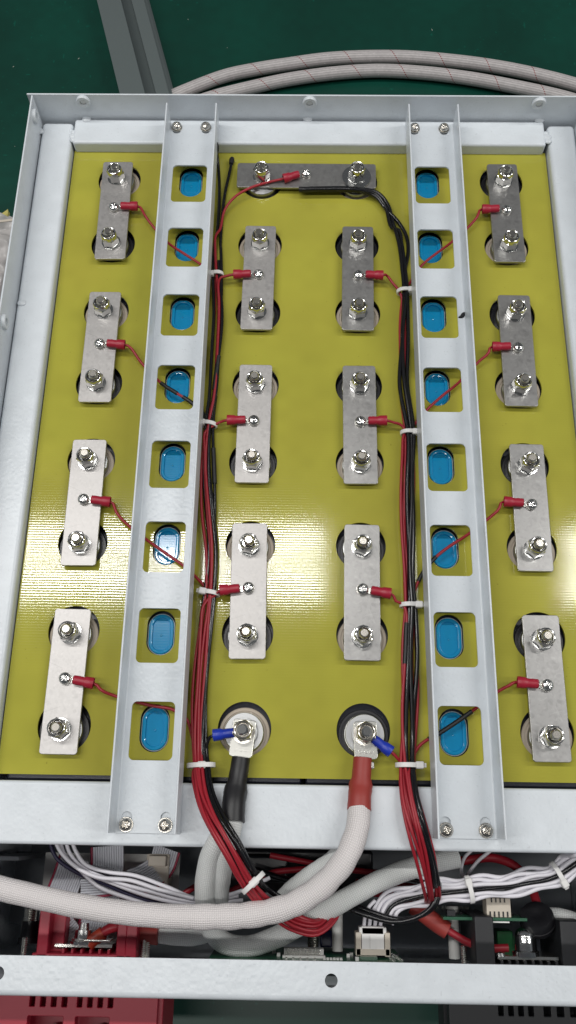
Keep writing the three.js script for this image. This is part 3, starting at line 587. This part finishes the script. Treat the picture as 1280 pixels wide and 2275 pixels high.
// white signal wires
function bundle(name, label, paths, r, mats) {
  paths.forEach((p, i) => { const c = curve(p); tag(mesh(name, tube(c, r, { radial: 8, seg: Math.round(c.getLength() / 3) }), mats[i % mats.length]), label[i][0], 'wire', label[i][1]); });
}
const GW = 'white wires at the left of the front bay';
bundle('signal_wire', [
  ['white wire at the left of the bay, topmost, passing over the ribbon cable', GW], ['white wire at the left of the bay, second from the top', GW], ['white wire at the left of the bay, third from the top', GW],
  ['lowest white wire at the left of the bay, crossing the ribbon fold', GW], ['dark violet wire below the white ones at the left of the bay'], ['white wire hugging the front rail at the left of the bay', GW]], [
  [[-176.7,-40,327.8], [-172.4,-40,336.6], [-164,-40,346], [-146.5,-40,351], [-126,-40,353.2], [-101.9,-40,360.5], [-76.2,-40,368.7], [-51.3,-40,364.3], [-24.7,-40,353.1]],
  [[-181.7,-42,327.9], [-177.1,-42,338.4], [-165.9,-42,348.6], [-139.5,-42,358.2], [-112,-42,364.5], [-91.5,-42,369.1], [-74.7,-42,370.1], [-48,-42,365.9]],
  [[-186.7,-44,328], [-180.9,-44,340.1], [-167.9,-44,350.6], [-146.8,-44,357.8], [-118.9,-44,366.6], [-95,-44,371.2], [-73.1,-44,371.4], [-44.6,-44,369.1]],
  [[-180.7,-50,340.2], [-165.5,-50,354.3], [-153.7,-50,362.6], [-136.9,-50,368], [-116,-50,373.8], [-98.8,-50,378.2]],
  [[-197.1,-52,328.3], [-189.7,-52,342.1], [-173,-52,352.3], [-151.7,-52,359.6], [-123.5,-52,369.5], [-92.5,-52,373.6], [-68.8,-52,372.6]],
  [[-189.2,-38,327.9], [-183,-38,337.7], [-170.8,-38,347.6], [-154.2,-38,354.5], [-128.8,-38,356.5], [-108.2,-38,362.1], [-81,-38,368]]], 1.5, [M.lilac, M.lilac, M.lilac, M.lilac, std({ color: C3(0.03, 0.025, 0.07), roughness: 0.45 }), M.lilac]);
const GR2 = 'white wires in the bundle at the right of the bay';
{
  const WS = { c: curve([[59.3,-38,379], [64.7,-38,371.1], [78.6,-36,365.3], [100,-34,361.4], [122.2,-32,358.5], [144,-30,356.5], [163.5,-28,353], [185.3,-24,347], [205,-18,333.6]]) };
  const paths = [], labels = [], mats = [];
  const lanes = [[-5, 2], [-2.6, 3], [0, 3.4], [2.6, 2.4], [5, 1], [-3.8, -1], [0.6, -0.6], [4, -2], [7, -0.6]];
  lanes.forEach(([dx, dy], i) => {
    paths.push(lane(WS, 0, 1, dx * 1.15, dy, 20 + i * 1.3, 1.2, 0.3)); mats.push(i === 2 ? M.blackWire : M.lilac);
    labels.push(i === 2 ? ['black wire among the white ones in the right-hand bundle of the bay'] : ['white wire running in the tied bundle across the right of the bay', GR2]);
  });
  bundle('signal_wire', labels, paths, 1.55, mats);
  bundle('signal_wire', [['upper stray white wire joining the right-hand bundle from under the grey braid'], ['lower stray white wire joining the right-hand bundle from the left'], ['thin black wire joining the right-hand bundle from under the grey braid'], ['fine white wire looping from the rail to the right-hand bundle'], ['second fine wire fanning from the rail to the right-hand bundle']], [
    [[68.9,-34,346.9], [88.8,-34,350.9], [105.3,-34,354.3], [122.8,-34,355.9], [148.5,-34,352.4], [172.2,-34,346.5], [196.2,-34,338.3]], [[52.6,-40,355.5], [69.2,-40,360.2], [85.8,-40,363], [104.2,-40,361.8], [123.7,-40,359.3], [149.5,-40,357.6]],
    [[66.3,-42,350.1], [86.4,-42,353.8], [106.4,-42,357.2], [124.2,-42,357.6], [146.8,-42,354.1], [167.2,-42,350]], [[135.1,-60,328.9], [124.9,-60,337.2], [122,-60,346], [122.3,-40,353.8]], [[145.7,-62,332.1], [134.8,-62,340.4], [128.1,-62,348.5], [121.6,-40,354.4]]], 1.4, [M.lilac, M.lilac, M.blackWire, M.lilac, M.lilac]);
  tie('white cable tie on the right-hand wire bundle, left of the connector', [122.1,-31,358.1], PI / 2 + 0.2, 17, 0.6, 'white ties on the right-hand wire bundle', 10);
  tie('white cable tie on the right-hand wire bundle near the frame edge', [185.7,-23,346.6], PI / 2 + 0.5, 17, -0.8, 'white ties on the right-hand wire bundle', 10);
}
// red heavy wires
tag(mesh('heavy_wire', tube([[101.1,-70,342.2], [125.8,-70,339.8], [148.8,-70,337.5], [166,-70,343.4], [175.5,-66,356.9], [177.8,-60,368.2], [176.9,-56,378.7]], 3.4, { radial: 14 }), M.red), 'thick red wire arching from the rail to the round black cap', 'wire');
{
  const t = thing('heavy_wire', 'thick red wire with a red shrink sleeve, running down to the black terminal', 'wire');
  mesh('wire', tube([[40.8,-66,356.6], [65.1,-66,360], [83.1,-60,371.3], [97.4,-56,381.6], [110.3,-54,388.8], [122.9,-52,395.6], [136,-52,399], [152.2,-50,398.5]], 2.8, { radial: 12 }), M.red, t);
  mesh('shrink_sleeve', tube([[84.1,-60,371.9], [94.3,-57,379], [102.4,-56,384.6], [108.8,-55,388.3]], 6.4, { radial: 18 }), M.redShrink, t);
}
bundle('deep_wire', [['red wire deep in the bay, left of the white braid'], ['red wire deep in the bay, behind the left loom'], ['red wire deep in the bay, under the red-booted cable'], ['black wire deep in the bay, crossing behind the left loom'], ['red wire deep in the bay, left of the right loom'], ['red wire deep in the bay, just below the right loom']], [
  [[-103,-80,376], [-92.9,-80,367.7], [-79.1,-80,360], [-61.5,-80,354.1]], [[-68.7,-90,372.9], [-47.6,-90,361.1], [-26.2,-90,352.4], [2.7,-90,348.6]], [[-26.8,-100,339.3], [2.7,-100,343.9], [32.1,-100,348.5], [65,-100,351.4]], [[-40.5,-84,349], [-18.8,-84,355.3], [9.9,-84,361.4], [31.2,-84,362.7]], [[51.6,-70,353.4], [69.1,-70,357], [89.9,-70,359.9]], [[55.1,-72,364.7], [72.5,-72,366.1], [90,-72,365.8]]], 2.4, [M.red, M.red, M.red, M.blackWire, M.red, M.red]);
// red loops below the braid, where the loom turns back
bundle('loop_wire', [['red wire loop under the grey braid, outermost'], ['red wire loop under the grey braid, middle'], ['red wire loop under the grey braid, innermost']], [
  [[-19.9,-20,369.9], [-10.6,-20,379.1], [5.6,-26,386.5], [18.4,-40,382.3], [21.4,-60,373]], [[-17.2,-18,370.3], [-7.4,-18,378.3], [7.2,-24,383.9], [17.6,-38,379.1], [19.7,-60,370.8]], [[-14,-16,370.6], [-3.6,-16,376.9], [8.7,-22,380.8], [16.3,-36,376.6], [17.7,-60,369.3]]], 2.2, [M.red]);

// red terminal block, its inner half behind the front panel and its outer half before it
const stripZ = 404;
{
  const y0 = -46, t = thing('terminal_block', 'red terminal block with two upright cheeks and a chrome bolt, left of the bay', 'terminal block');
  const q = [[-195.3,-46,407.5], [-181.4,-46,407.3], [-134.2,-46,407.1], [-123,-46,406.9]], z = 408;
  const cheek = (x, w, d, hh) => box(w, hh, d, x, y0 - hh / 2 + 14, z - d / 2, 1);
  mesh('cheek', cheek((q[0][0] + q[0][0] + 14) / 2, 8, 34, 60), M.terminalRed, t);
  mesh('cheek', box(10, 50, 28, q[0][0] + 15, y0 - 22, z - 16, 1), M.terminalRed, t);
  mesh('cheek', cheek(q[2][0] + 3, 7, 26, 60), M.terminalRed, t);
  mesh('cheek', cheek(q[3][0] - 1, 8, 22, 56), M.terminalRed, t);
  mesh('base', box(q[3][0] - q[0][0], 60, 6, (q[3][0] + q[0][0]) / 2, y0 - 16, z + 0.5, 1), M.terminalRed, t);
  for (let i = 0; i < 7; i++) mesh('rib', box(1.6, 40, 3, q[0][0] + 22 + i * 6.6, y0 - 8, z - 3.6), M.terminalRed, t);
  mesh('contact_plate', box(42, 40, 2, (q[1][0] + q[2][0]) / 2 - 2, y0 - 12, z - 7), M.tin, t);
  const bx = [-161.3,-46,401.6][0];
  const bolt = merge([cyl(9, 9, 2, 30).translate(0, 1, 0), cyl(7, 7, 1.4, 28).translate(0, 2.7, 0), new THREE.CylinderGeometry(6.4, 6.8, 6, 6).translate(0, 6.4, 0), cyl(4, 3.6, 5, 20).translate(0, 11.5, 0)]).rotateX(-PI / 2);
  mesh('bolt', bolt, M.chrome, t, [bx, y0 + 4, z - 8]);
  const c = thing('terminal_lead', 'red lead with an orange shrink collar bolted to the red terminal block', 'wire');
  mesh('cable_lug', merge([cyl(8, 8, 1.6, 24).rotateX(PI / 2), box(20, 10, 1.6, 12, 4, 0, 0.6)]), M.tin, c, [bx, y0 + 4, z - 11]);
  mesh('shrink_collar', tube([[-156.1,-40,400.2], [-151.2,-40,395.9], [-146.2,-40,392.3]], 4.8, { radial: 16 }), M.orangeShrink, c);
  mesh('wire', tube([[-148.7,-40,394.1], [-141.1,-38,389], [-131.7,-40,387.2], [-121.2,-46,386.4]], 3.6, { radial: 14 }), M.red, c);
  tag(mesh('red_cable_end', tube([[-135.2,-52,393.4], [-125.1,-52,392.6], [-107.5,-52,393.2]], 8.2, { radial: 20 }), M.redShrink), 'red shrink sleeve on the grey braid behind the red terminal block', 'sleeve');
  // outer half on the front of the box
  const o = thing('terminal_cover', 'red plastic terminal housing on the outside of the box, lower left corner', 'terminal block');
  const e = [[-239.1,-22,439.7], [-191.9,-22,438.8], [-162.9,-22,438.3], [-158.5,-22,438.3], [-130.8,-22,437.8], [-107,-22,437.4], [-100.7,-22,437.2]], zz = 425.5;
  const x0 = e[0][0], x1 = e[6][0], top = rrect(x1 - x0, 60, 1, THREE.Shape, (x0 + x1) / 2, zz + 29);
  mesh('side_strip', box(5, 60, 60, x1 + 1, -56, zz + 29, 1), M.terminalRed, o);
  for (const [a, b] of [[1, 2], [3, 4]]) {
    const w = e[b][0] - e[a][0], cx = (e[a][0] + e[b][0]) / 2;
    for (let i = 0; i < 4; i++) top.holes.push(rrect(w * 0.13, 9.4, 0.5, THREE.Path, e[a][0] + w * (0.11 + i * 0.26), zz + 7.4));
    top.holes.push(rrect(w * 0.86, 30, 1, THREE.Path, cx - 1, zz + 33));
    mesh('bolt', merge([cyl(6, 6, 1.6, 24), new THREE.CylinderGeometry(5, 5, 5, 6).translate(0, 3.2, 0), cyl(3.4, 3, 5, 18).translate(0, 7.5, 0)]), M.chrome, o, [cx + 2, -40, zz + 32]);
  }
  mesh('top_plate', sheet(top, 10, -32, 0.5), M.terminalRed, o);
  mesh('body', box(x1 - x0, 26, 60, (x0 + x1) / 2, -60, zz + 29), M.terminalRed, o);
}
// black terminal block at the right
{
  const y0 = -46, t = thing('terminal_block', 'black terminal block with a chrome domed bolt, right of the bay', 'terminal block'), z = 410;
  const q = [[124.6,-46,405.6], [138.4,-46,405.4], [186.2,-46,405.1], [203.3,-46,404.9]];
  mesh('cheek', box(q[1][0] - q[0][0], 60, 34, (q[0][0] + q[1][0]) / 2, y0 - 16, z - 17, 1.2), M.terminalBlack, t);
  mesh('cheek', box(q[3][0] - q[2][0], 60, 32, (q[2][0] + q[3][0]) / 2, y0 - 16, z - 16, 1.2), M.terminalBlack, t);
  mesh('base', box(q[2][0] - q[1][0], 60, 6, (q[1][0] + q[2][0]) / 2, y0 - 18, z + 0.5, 1), M.terminalBlack, t);
  for (let i = 0; i < 8; i++) mesh('rib', box(1.8, 40, 3, q[1][0] + 5 + i * 5.6, y0 - 8, z - 3.6), M.terminalBlack, t);
  mesh('contact_plate', box(44, 36, 2, (q[1][0] + q[2][0]) / 2 + 1, y0 - 10, z - 6.4), M.tin, t);
  const b = [163.1,-46,399];
  mesh('bolt', merge([lathe([[0, 0], [9.6, 0], [9.6, 3], [7.6, 4], [0, 4]], 28), new THREE.CylinderGeometry(8.4, 8.8, 9, 6).translate(0, 7.5, 0), new THREE.SphereGeometry(7.6, 24, 12, 0, PI * 2, 0, PI / 2).translate(0, 11.5, 0)]).rotateX(-PI / 2), M.chrome, t, [b[0], y0 + 2, z - 7.4]);
  mesh('link_screw', lathe([[0, 0], [4, 0], [3.6, 2.4], [0, 3.4]], 20).rotateX(-PI / 2), M.chrome, t, [q[1][0] + 5, y0 + 6, z - 7]);
  const c = [175.9,-52,383.3];
  const cap = thing('braided_cable', 'short grey braided cable with a round black rubber cap, beside the chrome bolt', 'cable');
  mesh('braided_sleeve', tube([[181.6,-62,382.3], [188.7,-62,379.1], [199.9,-60,380.2], [218.2,-56,387.2]], 7.6, { radial: 24, ruv: 7.64 }), M.greyBraid, cap);
  const cb = mesh('rubber_cap', lathe([[0, 0], [11.5, 0], [12.4, 1.2], [12.4, 10], [11.4, 12], [6, 12.6], [3, 11.6], [0, 11.6]], 36).rotateX(-0.75).rotateZ(0.35), M.shrink, cap, c);
  mesh('rim', lathe([[11.8, 3], [13, 3.4], [13, 5], [11.8, 5.4]], 36).rotateX(-0.75).rotateZ(0.35), M.shrink, cb);
  const o = thing('terminal_cover', 'black plastic terminal housing on the outside of the box, lower right corner', 'terminal block');
  const e = [[102,-22,436.4], [135.1,-22,435.9], [161.8,-22,435.4], [166.2,-22,435.3], [205.4,-22,434.6]], zz = 425.5;
  const x0 = e[0][0], x1 = e[4][0], top = rrect(x1 - x0, 60, 1, THREE.Shape, (x0 + x1) / 2, zz + 29);
  for (const [xa, xb] of [[e[1][0], e[2][0]], [e[3][0], e[4][0] - 4]]) { const w = xb - xa; for (let i = 0; i < 4; i++) top.holes.push(rrect(w * 0.14, 9.4, 0.5, THREE.Path, xa + w * (0.11 + i * 0.26), zz + 7.4)); top.holes.push(rrect(w * 0.86, 30, 1, THREE.Path, (xa + xb) / 2, zz + 33)); }
  mesh('top_plate', sheet(top, 10, -32, 0.5), M.terminalBlack, o);
  mesh('body', box(x1 - x0, 26, 60, (x0 + x1) / 2, -60, zz + 29), M.terminalBlack, o);
}
// circuit board on the front panel
{
  const e = [[-67.1,-24,407.2], [72.6,-24,406.5]], t = thing('circuit_board', 'green circuit board on the inside of the front panel, middle of the bay', 'circuit board');
  const z = 407, w = e[1][0] - e[0][0], cx = (e[0][0] + e[1][0]) / 2;
  mesh('board', box(w, 72, 1.6, cx, -60, z), M.pcb, t);
  const X = px => e[0][0] + w * (px - 462) / 438, face = z - 0.8;
  const comp = (n, px, y, ww, hh, d, m) => mesh(n, box(ww, hh, d, X(px), y, face - d / 2 - 0.02), m, t);
  comp('edge_connector', 676, -50, 29, 8, 5, M.ivory); for (let i = 0; i < 20; i++) comp('contact', 636 + i * 4, -45.6, 0.7, 1, 5.4, M.tin);
  comp('edge_connector_foot', 676, -40, 31, 6, 1.5, M.ivory);
  comp('chip', 818, -40, 15, 12, 2, std({ color: C3(0.10, 0.16, 0.12), roughness: 0.3 }));
  for (let i = 0; i < 5; i++) comp('chip_capacitor', 636 + i * 16, -31, 1.6, 2.6, 1.2, M.tin);
  for (let i = 0; i < 6; i++) { comp('chip_resistor', 722 + i * 7.5, -35, 1.8, 1.2, 1, M.ivory); comp('chip_resistor', 722 + i * 7.5, -31, 1.8, 1.2, 1, M.ivory); }
  for (const [px, y] of [[778, -46], [786, -52], [800, -44], [792, -36], [618, -44], [606, -60], [588, -66], [795, -30]]) comp('chip_capacitor', px, y, 2.4, 2.4, 2.4, px % 4 ? M.ivory : M.black);
  for (let i = 0; i < 6; i++) { comp('pin', 866 + i * 2.4, -60 + i * 6, 1.4, 1.2, 1.6, M.tin); comp('pin', 896 - (5 - i) * 2.6, -60 + i * 6, 1.4, 1.2, 1.6, M.tin); }
  mesh('board_screw', merge([lathe([[0, 0], [5, 0], [5, 1.2], [0, 1.2]], 24), barScrewG.clone()].map(flat)).rotateX(-PI / 2), M.chrome, t, [X(884), -56, face]);
}
{
  const c = [51.6,-44,393], t = thing('plug_connector', 'white plug with four white wires standing on the green circuit board', 'connector', [c[0], -48, 405]);
  mesh('socket', merge([box(25, 14, 4, 0, 0, -3), box(4, 14, 16, -10.6, 0, -8, 0.6), box(4, 14, 16, 10.6, 0, -8, 0.6)]), M.beige, t);
  mesh('plug', merge([box(16.5, 11, 17, 0, 1, -11.5, 0.6), box(20, 11, 5, 0, 1, -17, 0.6), box(4, 1.2, 9, 0, 6.9, -9.5)]), M.nylon, t);
  for (let i = 0; i < 6; i++) mesh('pin', box(1.1, 1, 3, -7.5 + i * 3, 6, -3.2), M.tin, t);
  for (let i = 0; i < 4; i++) mesh('plug_wire', tube([[-6 + i * 4, 1, -19], [-5.5 + i * 4.2, 5, -26], [-3 + i * 4.6, 9, -33], [2 + i * 4.6, 10, -38]], 1.4, { radial: 8 }), M.lilac, t);
}
const ax = (g) => g.rotateX(-PI / 2);
function post(name, label, cat, px, y0, len, r, m) { tag(mesh(name, ax(lathe([[0, 0], [r, 0], [r, len - 0.6], [r - 0.6, len], [0, len]], 22)), m, null, [px[0], px[1], y0]), label, cat); }
post('spacer_post', 'pale plastic spacer post left of the white plug', 'spacer', [26.5,-60,400], 404, 26, 4, M.ivory);
post('spacer_post', 'pale plastic spacer post under the right circuit board', 'spacer', [114.5,-64,405.1], 408, 36, 4.2, M.ivory);
const thr = (r, l) => { const p = [[0, 0]]; for (let y = 0; y < l; y += 1.2) p.push([r, y], [r - 0.45, y + 0.6]); p.push([r - 0.6, l], [0, l]); return lathe(p, 18); };
for (const [px, lab] of [[[-205.2,-46,408.3], 'threaded stud left of the red terminal block'], [[-117,-46,407.4], 'left of two threaded studs right of the red terminal block'], [[-114.6,-48,407.6], 'right of two threaded studs right of the red terminal block'], [[118.3,-46,405.7], 'threaded stud left of the black terminal block']])
  tag(mesh('threaded_stud', ax(thr(2.2, 14)), M.tin, null, [px[0], px[1], 411]), lab, 'stud');
{
  const c = [-212.2,-80,393.8], t = thing('cable_gland', 'black threaded fitting in the dark left end of the bay', 'fitting', [c[0], -82, 397]);
  mesh('fitting_body', ax(merge([cyl(7, 7, 16, 24), cyl(8.6, 8.6, 4, 6).translate(0, -6, 0)])), M.black, t, [0, 0, 0]);
  mesh('fitting_thread', ax(thr(5, 9)), M.tin, t, [0, 4, -8]);
}
{ // coil of pale tubing and small parts behind the edge connector
  const c = [6.3,-70,396.9]; tag(mesh('coil_spring', ax(thr(4.4, 16)), M.tin, null, [c[0] + 2, -66, 402]), 'ribbed metal coil behind the long board connector', 'coil');
  const d = [22.5,-90,396.6]; tag(mesh('blue_capacitor', box(9, 12, 12, d[0] - 4, -84, 398, 1), std({ color: C3(0.01, 0.02, 0.12), roughness: 0.3 })), 'dark blue capacitor beside the pale spacer post', 'capacitor');
  const s = [27.7,-70,380]; tag(mesh('post_screw', ax(phillips(3.4, 3)), M.chrome, null, [s[0], -64, 378.5]), 'small bright screw on top of the spacer post left of the plug', 'screw');
}
{ // right circuit board, seen from its edge
  const e = [[103.4,-40,380.3], [165,-40,380.5]], t = thing('circuit_board', 'narrow green circuit board with a cream connector, right of the bay', 'circuit board'), z = 378.5, w = e[1][0] - e[0][0];
  mesh('board', box(w, 110, 2, (e[0][0] + e[1][0]) / 2, -95, z), M.pcb, t);
  const X = px => e[0][0] + w * (px - 985) / 187;
  mesh('connector', merge([box(18, 14, 13, X(1112), -50, z - 7.5, 0.5), box(15, 9, 4, X(1112), -50, z - 16)]), M.beige, t);
  for (let i = 0; i < 5; i++) { mesh('slot', box(1, 3, 3.6, X(1112) - 6.5 + i * 3.2, -43.9, z - 3.2), M.black, t); if (i < 4) mesh('slot', box(0.9, 3, 3, X(1112) - 5 + i * 3.2, -43.9, z - 12.6), M.black, t); }
  for (const px of [1005, 1018, 1026, 1036, 1056, 1064, 1072, 1080, 1146, 1154]) for (let k = 0; k < 3; k++) mesh('chip_part', box(1.4, 3, 1.6, X(px), -60 - k * 26, z - 1.8), k ? M.tin : M.black, t);
  mesh('chip', box(6, 6, 4, X(1006), -48, z - 3), M.black, t);
  mesh('label_edge', box(14, 3, 1, X(1112), -43, z + 2), M.nylon, t);
  const g = [[149.7,-60,390.3], [158.6,-60,397.8]]; tag(mesh('relay', box(12, 20, 16, (g[0][0] + g[1][0]) / 2, -78, 397, 0.8), std({ color: C3(0.02, 0.15, 0.05), roughness: 0.4 })), 'small green block behind the black terminal block', 'relay');
}
renderer.render(scene, camera);
